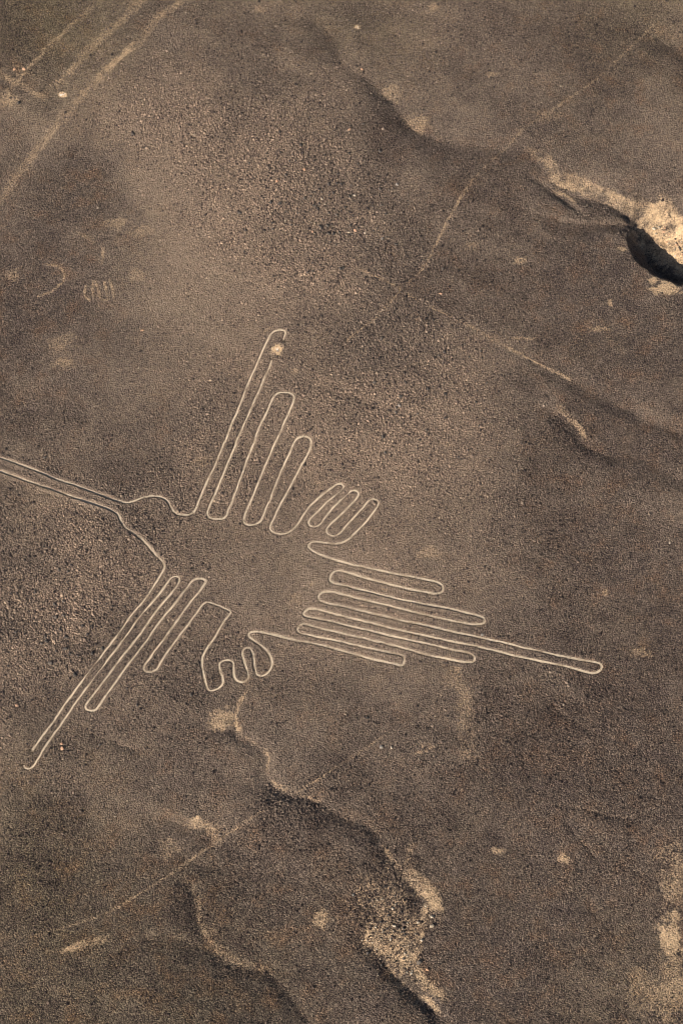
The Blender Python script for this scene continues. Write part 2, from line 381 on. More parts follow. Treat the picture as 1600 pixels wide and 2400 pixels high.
# ------------------------------------------------------------------ where fine pale sand shows between the stones
# (object name or None, photo points, half width m, strength)
SAND_STROKES = [
    ('path', [(-30, 264), (46, 189), (140, 95), (225, 15), (250, -8)], 0.5, .22),
    ('path', [(120, 215), (158, 184), (225, 110), (290, 50), (345, -3)], 0.8, .26),
    ('path', [(-20, 490), (10, 449), (92, 342), (150, 277), (225, 199), (270, 153), (332, 97), (367, 51), (445, -8)], 0.75, .24),
    ('path', [(225, 199), (262, 160), (300, 125), (332, 97)], 0.6, .55),
    ('path', [(-20, 168), (40, 198), (102, 232)], 0.6, .3),
    ('path', [(1530, 58), (1412, 173), (1305, 250), (1234, 296), (1167, 362), (1096, 439), (1045, 525), (1014, 587), (999, 620), (948, 677), (877, 753), (800, 808)], 0.2, .2),
    (None, [(1110, 420), (1096, 439), (1045, 525), (1014, 587), (999, 620), (948, 677), (870, 755), (805, 806)], 0.24, .42),
    ('path', [(841, 633), (938, 682), (968, 702), (1045, 740), (1101, 766), (1188, 814), (1260, 850), (1340, 890)], 0.24, .42),
    ('path', [(900, 1732), (850, 1765), (781, 1810), (735, 1840), (690, 1864)], 0.17, .34),
    ('path', [(633, 1899), (560, 1945), (490, 1989), (408, 2050), (306, 2116), (255, 2147), (90, 2200)], 0.2, .26),
    (None, [(145, 2238), (200, 2223), (255, 2207)], 0.5, .5),
    (None, [(892, 1335), (894, 1350)], 0.25, .7),
    (None, [(896, 1350), (900, 1390), (905, 1405)], 0.7, .4),
    (None, [(990, 1465), (1030, 1478), (1052, 1500), (1056, 1516)], 0.7, .45),
    (None, [(1060, 1556), (1063, 1585), (1050, 1610)], 1.0, .4),
    (None, [(1070, 1600), (1085, 1640), (1090, 1720), (1100, 1790)], 1.3, .2),
    (None, [(578, 1622), (561, 1652), (552, 1688), (565, 1725)], 0.25, .6),
    (None, [(566, 1724), (590, 1742), (610, 1752)], 0.16, .3),
    (None, [(618, 1762), (630, 1774), (629, 1795), (626, 1812)], 0.2, .5),
    (None, [(634, 1832), (650, 1845), (680, 1860)], 0.22, .6),
    (None, [(690, 1864), (715, 1872), (752, 1886)], 0.2, .35),
    (None, [(860, 1936), (872, 1946), (880, 1962)], 0.16, .4),
    (None, [(895, 1990), (925, 2032), (940, 2046)], 0.3, .6),
    (None, [(963, 1987), (955, 2020), (945, 2045)], 0.3, .5),
    ('sand_fan', [(945, 2048), (965, 2065), (995, 2088), (1018, 2120), (1026, 2150)], 1.0, .62),
    (None, [(1000, 2125), (988, 2180), (978, 2225), (960, 2258), (935, 2255), (905, 2235), (880, 2215)], 0.55, .55),
    (None, [(832, 2118), (846, 2130), (855, 2142)], 0.35, .75),
    (None, [(860, 2150), (870, 2180), (862, 2210), (840, 2222)], 0.8, .35),
    (None, [(960, 2265), (990, 2300), (1015, 2325), (1045, 2345)], 0.8, .4),
    (None, [(985, 2335), (1010, 2352), (1030, 2380)], 0.3, .6),
    (None, [(434, 2072), (458, 2098), (468, 2160), (480, 2190), (512, 2232), (560, 2258), (630, 2275)], 0.5, .2),
    (None, [(440, 1930), (488, 1942), (505, 1960), (515, 1975)], 0.7, .35),
    (None, [(1310, 955), (1335, 985), (1355, 1005), (1372, 1032)], 0.4, .42),
    (None, [(1024, 1042), (1060, 1053)], 0.4, .45),
    (None, [(1240, 350), (1285, 375), (1310, 425), (1350, 430)], 0.8, .4),
    (None, [(1300, 440), (1330, 452), (1350, 470)], 0.5, .45),
    (None, [(1320, 415), (1400, 440), (1470, 462), (1540, 485)], 1.4, .5),
    (None, [(1500, 480), (1560, 510), (1610, 545), (1680, 590), (1800, 650)], 3.6, .86),
    (None, [(1560, 560), (1610, 592), (1680, 630)], 0.9, .5),
    (None, [(240, 570), (241, 600), (236, 615)], 0.28, .35),
    (None, [(182, 540), (205, 552), (222, 566)], 0.22, .4),
    ('sand_streak', [(963, 1774), (985, 1771), (1005, 1766)], 0.13, .85),
    ('sand_streak', [(985, 1752), (993, 1762), (1002, 1768)], 0.11, .8),
    ('sand_streak', [(1005, 1748), (1006, 1762), (1018, 1757)], 0.11, .8),
    ('sand_streak', [(968, 1756), (978, 1752)], 0.11, .7),
]
# (object name or None, photo x, y, radius x m, radius y m, strength)
SAND_SPOTS = [
    ('sand_patch', 650, 817, 1.0, .95, 1.0),
    ('sand_patch', 148, 225, .55, .45, 1.2),
    ('sand_patch', 838, 65, .6, .4, 1.1),
    ('sand_patch', 520, 1690, 1.7, 1.5, .5),
    ('sand_patch', 1560, 670, 2.0, 1.1, .8),
    ('sand_patch', 1530, 655, 0.9, 0.7, .7),
    ('sand_patch', 1430, 710, .5, .7, .6),
    ('sand_patch', 1215, 610, 1.0, .7, .5),
    ('sand_patch', 1460, 578, 1.0, .5, .5),
    ('sand_patch', 1565, 2195, 1.6, 2.4, .72),
    ('sand_patch', 1578, 2155, 1.0, 1.2, .6),
    ('sand_patch', 1322, 2013, .75, .6, .4),
    ('sand_patch', 1162, 1996, .8, .35, .42),
    ('sand_patch', 1535, 480, 1.1, 1.2, .85),
    (None, 1585, 2050, 2.5, 4, .3), (None, 1580, 2330, 2.5, 4, .35), (None, 1510, 2330, 2, 3, .2),
    (None, 1590, 560, 3, 2.5, .6), (None, 690, 870, .6, .5, .3), (None, 640, 775, 1.2, .6, .3),
    (None, 920, 220, 2.0, 1.6, .3), (None, 975, 290, 2.2, 1.6, .3), (None, 1100, 575, 1.2, .7, .3), (None, 1280, 270, 1.6, 1.2, .15),
    (None, 1005, 1300, 2.0, .9, .3), (None, 1015, 15, 1, .8, .35), (None, 1148, 178, 1.0, .5, .35), (None, 610, 20, 1.0, .8, .3),
    (None, 1400, 770, 1.6, .4, .3), (None, 1225, 792, 1.8, .35, .3), (None, 463, 1923, .4, .4, .8), (None, 395, 2000, 1.2, 1.6, .25),
    (None, 750, 2160, .9, 1.2, .45), (None, 30, 640, 1, 1, .2), (None, 140, 800, 2.5, 1.5, .2), (None, 150, 850, 1.5, 1, .25),
    (None, 320, 640, 1, 1, .2), (None, 475, 1080, 2, 1.2, .25), (None, 1415, 1395, .4, .5, .4), (None, 1500, 1535, 1.4, .8, .25),
    (None, 730, 1370, .8, .6, .4), (None, 720, 1440, .8, .6, .25), (None, 905, 2165, 3.6, 5.5, .34), (None, 870, 2190, 1.2, 2.4, .4), (None, 950, 2255, 1.8, 1.3, .45), (None, 690, 1410, 1, 1, .2),
    (None, 270, 520, 2, 1, .25), (None, 330, 540, 1.5, 1, .2), (None, 20, 235, 1.5, 1, .35), (None, 745, 1135, .8, 1.5, .2),
]
_SP = [(nm, ground(x, y), rx, ry, s) for nm, x, y, rx, ry, s in SAND_SPOTS]
_SS = [(nm, spline(ground([p[0] for p in pts], [p[1] for p in pts]), 0.5 if len(pts) > 2 else .4), w, s) for nm, pts, w, s in SAND_STROKES]


def sand_field(x, y):
    n1 = fbm(x / 0.55, y / 0.55, 51, 3, 0.7); n2 = fbm(x / 2.2, y / 2.2, 61, 2)
    out = np.zeros_like(x)
    for nm, P, w, s in _SS:
        m = w * 2.5 + 0.5
        sel = (x > P[:, 0].min() - m) & (x < P[:, 0].max() + m) & (y > P[:, 1].min() - m) & (y < P[:, 1].max() + m)
        if not sel.any():
            continue
        d, _, t = poly_dist(P, x[sel], y[sel])
        dd = d + n1[sel] * min(max(w, .3), 0.8) * 0.8 + n2[sel] * w * 0.7
        fade = np.clip(np.minimum(t, len(P) - 1 - t) / 2.0 + .25, 0, 1) 
        v = s * (1 - smooth(w * 0.65, w * 1.15, dd)) * fade * (0.85 + 1.1 * n2[sel] + .6 * n1[sel])
        out[sel] = np.maximum(out[sel], v)
    for nm, c, rx, ry, s in _SP:
        m = 2.2
        sel = (np.abs(x - c[0]) < rx * m) & (np.abs(y - c[1]) < ry * m)
        if not sel.any():
            continue
        d = np.hypot((x[sel] - c[0]) / rx, (y[sel] - c[1]) / ry)
        v = s * (1 - smooth(0.55, 1.15, d + n1[sel] * .85 + n2[sel] * .6)) * (.92 + .45 * n1[sel])
        out[sel] = np.maximum(out[sel], v)
    return np.clip(out, 0, 1)


# large-scale ground character: pale dusty fines, dark varnish with vignette painted into the edges, an olive cast: (photo x, y, radius px, amount)
DUST_VIGNETTE = [(350, 300, 190, .5), (560, 480, 260, .42), (420, 680, 170, .42), (560, 900, 200, .2), (860, 1200, 300, .3), (1010, 1000, 200, .35), (250, 1400, 260, .25),
        (640, 1260, 200, .25), (980, 120, 200, .1), (760, 2000, 160, .05), (900, 1500, 200, .2), (1250, 1500, 220, .1), (480, 130, 130, .2), (230, 410, 110, -.4), (180, 640, 150, -.35), (430, 430, 130, .15),
        (1480, 760, 230, -.42), (1350, 620, 170, -.35), (1450, 1230, 260, -.32), (1540, 1500, 240, -.35), (1450, 1900, 280, -.35), (1250, 2200, 280, -.32),
        (400, 2350, 330, -.65), (60, 2250, 260, -.5), (700, 2250, 220, -.4), (900, 2380, 260, -.35), (1300, 1750, 220, -.25), (150, 480, 140, -.3), (130, 700, 140, -.25), (20, 960, 100, -.4),
        (30, 60, 180, -.4), (900, 330, 110, -.3), (1100, 400, 120, -.3), (1000, 2330, 200, -.3), (1450, 150, 200, -.4), (550, 1420, 130, -.1), (260, 1880, 150, .05),
        (120, 1180, 130, .1), (620, 720, 220, .2)]
OLIVE = [(100, 40, 260, .8), (1500, 60, 240, .45), (150, 2330, 330, .45), (550, 2390, 260, .3), (850, 20, 240, .4), (60, 2000, 220, .4), (1540, 2350, 230, .4)]
ROUGH = [(640, 350, 260, .6), (760, 540, 240, .6), (950, 800, 240, .5), (120, 1450, 320, .5), (300, 1300, 200, .4), (900, 1050, 220, .45), (560, 1050, 180, .35),
         (400, 250, 200, .3), (1150, 1700, 260, .3), (1050, 100, 200, .2), (900, 2170, 90, .6), (650, 1880, 90, .6), (1250, 1100, 200, .2), (1380, 490, 60, .6),
         (150, 620, 150, -.5), (210, 800, 120, -.4), (1480, 700, 180, -.5), (1080, 300, 130, -.4), (1420, 330, 200, -.4), (900, 1600, 160, -.2), (650, 1800, 90, -.5),
         (300, 2060, 120, -.3), (930, 320, 60, -.3), (1100, 2250, 250, -.2), (560, 1400, 90, -.35), (720, 1290, 90, -.3), (230, 420, 130, -.6), (130, 720, 150, -.4)]


def splats(tab):
    return [(ground(a, b), r * 0.058, h) for a, b, r, h in tab]


_D, _O, _R = splats(DUST_VIGNETTE), splats(OLIVE), splats(ROUGH)


def field(x, y, tab, seed, amp):
    f = amp * (.75 * fbm(x / 9, y / 9, seed, 5, .72) + .35 * vnoise((.42 * x + .91 * y) / 2.2, (.91 * x - .42 * y) / 18, seed + 9))
    for c, r, h in tab:
        f = f + h * np.exp(-((x - c[0]) ** 2 + (y - c[1]) ** 2) / (r * r))
    return f


# ------------------------------------------------------------------ materials
def nodes_of(name):
    m = bpy.data.materials.new(name)
    m.use_nodes = True
    nt = m.node_tree
    nt.nodes.clear()
    out = nt.nodes.new('ShaderNodeOutputMaterial')
    bs = nt.nodes.new('ShaderNodeBsdfPrincipled')
    bs.inputs['Roughness'].default_value = 0.95
    bs.inputs['Specular IOR Level'].default_value = 0.15
    nt.links.new(bs.outputs[0], out.inputs[0])
    return m, nt, bs


def nd(nt, typ, **kw):
    n = nt.nodes.new(typ)
    for k, v in kw.items():
        setattr(n, k, v)
    return n


def ramp(nt, fac, stops):
    r = nt.nodes.new('ShaderNodeValToRGB')
    el = r.color_ramp.elements
    while len(el) < len(stops):
        el.new(0.5)
    for e, (p, c) in zip(el, stops):
        e.position = p
        e.color = (*c, 1)
    nt.links.new(fac, r.inputs[0])
    return r.outputs[0]


def math_n(nt, op, a, b=None, c=None, clamp=False):
    n = nt.nodes.new('ShaderNodeMath'); n.operation = op; n.use_clamp = clamp
    for i, v in enumerate((a, b, c)):
        if v is None:
            continue
        if isinstance(v, (int, float)):
            n.inputs[i].default_value = v
        else:
            nt.links.new(v, n.inputs[i])
    return n.outputs[0]


def mix(nt, fac, a, b, mode='MIX'):
    n = nt.nodes.new('ShaderNodeMix'); n.data_type = 'RGBA'; n.blend_type = mode
    for i, v in ((0, fac), (6, a), (7, b)):
        if isinstance(v, (int, float)):
            n.inputs[i].default_value = v
        elif isinstance(v, tuple):
            n.inputs[i].default_value = (*v, 1)
        else:
            nt.links.new(v, n.inputs[i])
    return n.outputs[2]


def noise(nt, vec, scale, detail=3, rough=.55):
    n = nt.nodes.new('ShaderNodeTexNoise')
    n.inputs['Scale'].default_value = scale; n.inputs['Detail'].default_value = detail; n.inputs['Roughness'].default_value = rough
    nt.links.new(vec, n.inputs['Vector'])
    return n.outputs['Fac']


def attr(nt, name):
    a = nt.nodes.new('ShaderNodeAttribute'); a.attribute_name = name
    return a.outputs['Fac']


def ground_material():
    m, nt, bs = nodes_of('stony_desert_ground')
    geo = nd(nt, 'ShaderNodeNewGeometry')
    P = geo.outputs['Position']
    v1 = nd(nt, 'ShaderNodeTexVoronoi'); v1.inputs['Scale'].default_value = 5.6
    v2 = nd(nt, 'ShaderNodeTexVoronoi'); v2.inputs['Scale'].default_value = 9.5
    for v in (v1, v2):
        nt.links.new(P, v.inputs['Vector'])
    s1 = nd(nt, 'ShaderNodeSeparateColor'); nt.links.new(v1.outputs['Color'], s1.inputs[0])
    s2 = nd(nt, 'ShaderNodeSeparateColor'); nt.links.new(v2.outputs['Color'], s2.inputs[0])
    sand, dust, olive = attr(nt, 'sand'), attr(nt, 'dust'), attr(nt, 'olive')
    nb = noise(nt, P, 0.35, 4, .6)
    nf = noise(nt, P, 2.2, 4, .65)
    val = math_n(nt, 'ADD', math_n(nt, 'MULTIPLY', s1.outputs[0], .55), math_n(nt, 'MULTIPLY', s2.outputs[1], .45))
    stones = ramp(nt, val, [(0.12, (.050, .041, .037)), (.42, (.096, .0745, .0622)), (.64, (.157, .1205, .0955)), (.90, (.275, .213, .163))])
    hue = ramp(nt, nb, [(.30, (.74, .72, .78)), (.5, (1, 1, 1)), (.70, (1.2, 1.0, .86))])
    stones = mix(nt, 1.0, stones, hue, 'MULTIPLY')
    fines = ramp(nt, nf, [(.3, (.205, .152, .113)), (.7, (.345, .263, .196))])
    # dust attribute 0..1, 0.5 neutral
    cover = math_n(nt, 'ADD', math_n(nt, 'MULTIPLY', dust, 1.0), math_n(nt, 'MULTIPLY', math_n(nt, 'SUBTRACT', nf, .5), 1.1), clamp=True)
    c = mix(nt, cover, stones, fines)
    c = mix(nt, math_n(nt, 'MULTIPLY', olive, .8), c, mix(nt, 1.0, c, (.90, .94, .70), 'MULTIPLY'))
    sandcol = ramp(nt, noise(nt, P, 3.5, 4, .7), [(.3, (.56, .375, .215)), (.7, (.80, .58, .36))])
    sf = math_n(nt, 'ADD', sand, math_n(nt, 'MULTIPLY', math_n(nt, 'SUBTRACT', val, .5), math_n(nt, 'MULTIPLY', math_n(nt, 'MULTIPLY', sand, math_n(nt, 'SUBTRACT', 1.0, sand)), 3.2)), clamp=True)
    chalk = math_n(nt, 'MULTIPLY', math_n(nt, 'SUBTRACT', sand, .95), 20.0, clamp=True)
    sandcol = mix(nt, chalk, sandcol, (.76, .69, .59))
    c = mix(nt, sf, c, sandcol)
    nt.links.new(c, bs.inputs['Base Color'])
    hb = math_n(nt, 'ADD', math_n(nt, 'MULTIPLY', v1.outputs['Distance'], -0.6), math_n(nt, 'MULTIPLY', v2.outputs['Distance'], -0.35))
    hb = math_n(nt, 'ADD', hb, math_n(nt, 'MULTIPLY', nf, .8))
    b = nd(nt, 'ShaderNodeBump'); b.inputs['Distance'].default_value = .22
    nt.links.new(math_n(nt, 'SUBTRACT', .95, math_n(nt, 'MULTIPLY', sf, .7), clamp=True), b.inputs['Strength'])
    nt.links.new(hb, b.inputs['Height'])
    nt.links.new(b.outputs[0], bs.inputs['Normal'])
    return m


def line_material():
    m, nt, bs = nodes_of('cleared_pale_soil')
    geo = nd(nt, 'ShaderNodeNewGeometry'); P = geo.outputs['Position']
    n1 = noise(nt, P, 2.6, 5, .7)
    c = ramp(nt, n1, [(.25, (.42, .33, .235)), (.5, (.57, .465, .34)), (.8, (.70, .59, .45))])
    wear = ramp(nt, noise(nt, P, .45, 4, .7), [(.34, (.62, .58, .55)), (.50, (1, 1, 1)), (.7, (1.15, 1.13, 1.1))])
    c = mix(nt, 1.0, c, wear, 'MULTIPLY')
    sp = ramp(nt, noise(nt, P, 7.0, 3, .7), [(.30, (.55, .52, .5)), (.42, (1, 1, 1))])
    c = mix(nt, .8, c, sp, 'MULTIPLY')
    nt.links.new(c, bs.inputs['Base Color'])
    b = nd(nt, 'ShaderNodeBump'); b.inputs['Distance'].default_value = .03; b.inputs['Strength'].default_value = .6
    nt.links.new(noise(nt, P, 6, 4, .7), b.inputs['Height']); nt.links.new(b.outputs[0], bs.inputs['Normal'])
    return m


def stone_material(name, stops, rnd=True):
    m, nt, bs = nodes_of(name)
    oi_ = nd(nt, 'ShaderNodeObjectInfo')
    tc = nd(nt, 'ShaderNodeTexCoord')
    c = ramp(nt, oi_.outputs['Random'], stops)
    if name == 'varnished_gravel':
        da = nd(nt, 'ShaderNodeAttribute', attribute_name='dust', attribute_type='INSTANCER')
        c = mix(nt, 1.0, c, ramp(nt, da.outputs['Fac'], [(0, (.58, .54, .54)), (.36, (.92, .90, .89)), (.8, (1.5, 1.40, 1.30))]), 'MULTIPLY')
    n = noise(nt, tc.outputs['Object'], 2.2, 4, .65)
    c = mix(nt, 1.0, c, ramp(nt, n, [(.3, (.72, .72, .74)), (.7, (1.2, 1.16, 1.1))]), 'MULTIPLY')
    nt.links.new(c, bs.inputs['Base Color'])
    b = nd(nt, 'ShaderNodeBump'); b.inputs['Distance'].default_value = .05; b.inputs['Strength'].default_value = .5
    nt.links.new(n, b.inputs['Height']); nt.links.new(b.outputs[0], bs.inputs['Normal'])
    bs.inputs['Roughness'].default_value = .85
    return m


M_GROUND = ground_material()
M_LINE = line_material()
M_GRAVEL = stone_material('varnished_gravel', [(0, (.036, .031, .031)), (.12, (.055, .046, .045)), (.28, (.122, .098, .084)), (.65, (.190, .152, .124)), (.92, (.252, .202, .160)), (1, (.36, .29, .225))])
M_DARK = stone_material('dark_varnished_stone', [(0, (.055, .050, .048)), (.6, (.10, .088, .08)), (1, (.15, .128, .11))])
M_PALE = stone_material('pale_stone', [(0, (.34, .28, .21)), (1, (.50, .43, .34))])
M_ORANGE = stone_material('rusty_stone', [(0, (.50, .30, .19)), (1, (.56, .36, .24))])
M_GREY = stone_material('grey_stone', [(0, (.22, .20, .18)), (1, (.32, .29, .26))])


# ------------------------------------------------------------------ mesh helpers
def grid_mesh(name, X, Y, Z, attrs, material, smooth_shade=True):
    """mesh from 2-D arrays of coordinates"""
    nx, ny = X.shape
    me = bpy.data.meshes.new(name)
    me.vertices.add(nx * ny)
    co = np.stack([X, Y, Z], -1).reshape(-1).astype(np.float32)
    me.vertices.foreach_set('co', co)
    idx = np.arange(nx * ny).reshape(nx, ny)
    q = np.stack([idx[:-1, :-1], idx[1:, :-1], idx[1:, 1:], idx[:-1, 1:]], -1).reshape(-1, 4)
    me.loops.add(q.size); me.polygons.add(len(q))
    me.loops.foreach_set('vertex_index', q.reshape(-1).astype(np.int32))
    me.polygons.foreach_set('loop_start', np.arange(0, q.size, 4, dtype=np.int32))
    me.polygons.foreach_set('use_smooth', np.full(len(q), smooth_shade))
    for k, v in attrs.items():
        a = me.attributes.new(k, 'FLOAT', 'POINT')
        a.data.foreach_set('value', np.asarray(v, np.float32).reshape(-1))
    me.materials.append(material)
    me.update(calc_edges=True)
    me.validate()
    o = bpy.data.objects.new(name, me)
    col.objects.link(o)
    return o


def ground_attrs(x, y, sand):
    return {'sand': sand,
            'dust': np.clip(.36 + field(x, y, _D, 71, .45), 0, 1),
            'olive': np.clip(field(x, y, _O, 81, .25), 0, 1)}


# ------------------------------------------------------------------ the plain: one sheet, fine in view, coarse to the horizon
STEP = 0.2
fx = np.arange(-60, 60.001, STEP); fy = np.arange(-78, 100.001, STEP)
grow = np.cumsum(0.3 * 1.22 ** np.arange(46))
grow = grow[grow < 4500]
xs = np.concatenate([fx[0] - grow[::-1], fx, fx[-1] + grow])
ys = np.concatenate([fy[0] - grow[::-1], fy, fy[-1] + grow])
X, Y = np.meshgrid(xs, ys, indexing='ij')
Zt = height(X.ravel(), Y.ravel()).reshape(X.shape)
sand_t = sand_field(X.ravel(), Y.ravel()).reshape(X.shape)
ld = raster(LD, X, Y, CS, 9.0)
Zmesh = Zt - 0.17 * (1 - smooth(0.34, 0.62, ld))
plain = grid_mesh('ground', X, Y, Zmesh, ground_attrs(X, Y, sand_t), M_GROUND)
plain['kind'] = 'structure'

# ------------------------------------------------------------------ paths and sand, draped on the plain
def drape_strip(name, C, w):
    T = np.gradient(C, axis=0); T /= np.hypot(T[:, 0], T[:, 1])[:, None] + 1e-9
    N = np.stack([-T[:, 1], T[:, 0]], -1)
    n = max(4, int(2.6 * w / 0.18))
    u = np.linspace(-1.3, 1.3, n + 1) * w
    XX = C[:, 0, None] + N[:, 0, None] * u; YY = C[:, 1, None] + N[:, 1, None] * u
    lift = 0.022 * np.clip((1.3 * w - np.abs(u)) / 0.15, -1.0, 1) - 0.004
    ZZ = height(XX.ravel(), YY.ravel()).reshape(XX.shape) + lift
    o = grid_mesh(name, XX, YY, ZZ, ground_attrs(XX, YY, sand_field(XX.ravel(), YY.ravel()).reshape(XX.shape)), M_GROUND)
    o['kind'] = 'structure'
    return o


for nm, P, w, s in _SS:
    if nm:
        drape_strip(nm, spline(P, 0.2), w)
for nm, c, rx, ry, s in _SP:
    if nm:
        a = np.linspace(0, 2 * math.pi, 49)
        r = np.linspace(0.02, 1.5, max(6, int(1.5 * max(rx, ry) / .2)))
        XX = c[0] + rx * r[:, None] * np.cos(a); YY = c[1] + ry * r[:, None] * np.sin(a)
        lift = 0.026 * np.clip((1.5 - r) / 0.25, -1, 1)[:, None] - 0.005
        lift = np.where(np.arange(len(r))[:, None] == len(r) - 1, -0.06, lift)
        ZZ = height(XX.ravel(), YY.ravel()).reshape(XX.shape) + lift
        o = grid_mesh(nm, XX[::-1], YY[::-1], ZZ[::-1], ground_attrs(XX[::-1], YY[::-1], sand_field(XX[::-1].ravel(), YY[::-1].ravel()).reshape(XX.shape)), M_GROUND)
        o['kind'] = 'structure'

# ------------------------------------------------------------------ the bird
def tag(o, label, cat, group=None):
    o['label'] = label; o['category'] = cat
    if group:
        o['group'] = group


def empty(name, loc):
    o = bpy.data.objects.new(name, None)
    o.empty_display_size = 1.0
    col.objects.link(o); o.location = loc
    return o


def join_grids(name, grids, material, parent):
    V = []; Q = []; at_ = {'sand': [], 'dust': [], 'olive': []}; n0 = 0
    for XX, YY, ZZ, at in grids:
        nx, ny = XX.shape
        V.append(np.stack([XX, YY, ZZ], -1).reshape(-1, 3))
        idx = n0 + np.arange(nx * ny).reshape(nx, ny)
        Q.append(np.stack([idx[:-1, :-1], idx[1:, :-1], idx[1:, 1:], idx[:-1, 1:]], -1).reshape(-1, 4))
        for k in at_:
            at_[k].append(at[k].ravel())
        n0 += nx * ny
    V = np.vstack(V); Q = np.vstack(Q)
    org = np.array(parent_world(parent)) if parent else np.zeros(3)
    me = bpy.data.meshes.new(name)
    me.vertices.add(len(V)); me.vertices.foreach_set('co', (V - org).astype(np.float32).ravel())
    me.loops.add(Q.size); me.polygons.add(len(Q))
    me.loops.foreach_set('vertex_index', Q[:, ::-1].astype(np.int32).ravel())
    me.polygons.foreach_set('loop_start', np.arange(0, Q.size, 4, dtype=np.int32))
    me.polygons.foreach_set('use_smooth', np.ones(len(Q), bool))
    for k, v in at_.items():
        me.attributes.new(k, 'FLOAT', 'POINT').data.foreach_set('value', np.concatenate(v).astype(np.float32))
    me.materials.append(material); me.update(calc_edges=True); me.validate()
    o = bpy.data.objects.new(name, me)
    col.objects.link(o)
    if parent:
        o.parent = parent
    return o


def parent_world(p):
    l = Vector((0, 0, 0))
    while p:
        l = l + p.location; p = p.parent
    return l


def profile_grid(C, N, u, dz, half):
    """u: signed offsets (n, k), dz the same"""
    XX = C[:, 0, None] + N[:, 0, None] * u; YY = C[:, 1, None] + N[:, 1, None] * u
    base = height(XX.ravel(), YY.ravel()).reshape(XX.shape)
    return XX, YY, base + dz, ground_attrs(XX, YY, np.zeros_like(XX))


c0 = ground(640, 1290)
bird = empty('bird_geoglyph', (c0[0], c0[1], float(height(c0[0:1], c0[1:2])[0])))
tag(bird, 'huge long-beaked bird drawn on the plain in one pale cleared line', 'geoglyph')
parts = {}
for nm, C, N, BH in STROKES:
    parts.setdefault(nm, []).append((C, N, BH))
PART_LABEL = {'wing': 'wing of long narrow feather loops rising from the back', 'wing2': 'wing of narrow feather loops slanting down to a thin tip',
              'foot': 'three-toed foot of round loops beside the tail', 'foot2': 'wavy three-toed foot below the body'}
for nm, strokes in parts.items():
    floors, banks = [], []
    for C, N, BH in strokes:
        s = np.cumsum(np.full(len(C), .16)) + 100 * len(C)
        hw = 0.128 + 0.06 * vnoise(s / 1.7, s * 0 + .3, 91) + 0.05 * vnoise(s / .45, s * 0 + .7, 92)
        hw2 = 0.128 + 0.06 * vnoise(s / 1.5, s * 0 + 5.3, 93) + 0.05 * vnoise(s / .4, s * 0 + 7.7, 94)
        if nm == 'tail':
            hw *= 1.08; hw2 *= 1.08
        u = np.stack([-hw2, -hw2 * .4, hw * .4, hw], -1)
        dz = np.tile(np.array([-.03, -.04, -.04, -.03]), (len(C), 1))
        floors.append(profile_grid(C, N, u, dz, 0))
        jit = 0.3 + 1.3 * (vnoise(s / 2.4, s * 0 + 3.3, 95) + .5)
        jit2 = 0.3 + 1.3 * (vnoise(s / 2.4, s * 0 + 9.3, 96) + .5)
        for sg, h_, j_ in ((1, hw, jit), (-1, hw2, jit2)):
            k = (BH * j_)[:, None]
            k = k * (1.0 if np.mean(sg * (N[:, 0] * SUN_DIR.x + N[:, 1] * SUN_DIR.y)) > 0 else .6)
            u = sg * np.stack([h_, h_ + .10, h_ + .24, h_ + .50, h_ + .80], -1)
            dz = np.concatenate([np.full_like(k, -.03), k * .7, k, k * .55 + .01, np.full_like(k, -.04)], -1)
            g = profile_grid(C, N, u, dz, 0)
            if sg < 0:
                g = tuple(a[:, ::-1] if not isinstance(a, dict) else {q: v[:, ::-1] for q, v in a.items()} for a in g)
            banks.append(g)
    base = nm.rstrip('2')
    o = join_grids(base, floors, M_LINE, bird)
    if nm in PART_LABEL:
        o['label'] = PART_LABEL[nm]
    b = join_grids('stone_bank', banks, M_GROUND, o)

# faint figure on the left: a comb of short strokes under a bent line, and a curl beside it
def faint(name, lines, label, w=.16):
    W = [on_terrain(l) for l in lines]
    c = np.vstack(W).mean(0)
    root = empty(name, (c[0], c[1], float(height(c[0:1], c[1:2])[0])))
    tag(root, label, 'geoglyph')
    for P in W:
        C = spline(P, .2)
        T = np.gradient(C, axis=0); T /= np.hypot(T[:, 0], T[:, 1])[:, None] + 1e-9
        N = np.stack([-T[:, 1], T[:, 0]], -1)
        u = np.tile(np.array([-w - .14, -w, 0, w, w + .14]), (len(C), 1))
        dz = np.tile(np.array([-.03, .03, .012, .03, -.03]), (len(C), 1))
        XX, YY, ZZ, at = profile_grid(C, N, u, dz, 0)
        at['sand'] = np.clip(np.array([0, .18, .32, .18, 0]) * (1 + 1.6 * fbm(XX / .8, YY / .8, 55, 2)), 0, 1)
        join_grids('line', [(XX, YY, ZZ, at)], M_GROUND, root)


k8 = 400 / 1568
faint('comb_geoglyph', [tr(0, 540, l, k8) for l in (
    [(790, 500), (785, 600), (830, 650)], [(860, 460), (850, 540), (870, 640)], [(870, 455), (905, 540), (925, 630), (985, 640)],
    [(960, 470), (980, 560), (995, 640)], [(1010, 450), (1035, 540), (1050, 650)])],
    'faint worn comb of short strokes on the left slope')
faint('curl_geoglyph', [tr(0, 540, l, k8) for l in (
    [(390, 310), (450, 315), (520, 325), (570, 355), (595, 400), (590, 450), (560, 500)], [(555, 490), (500, 545), (430, 580), (340, 610)])],
    'faint curled line on the smooth slope beside the comb strokes')

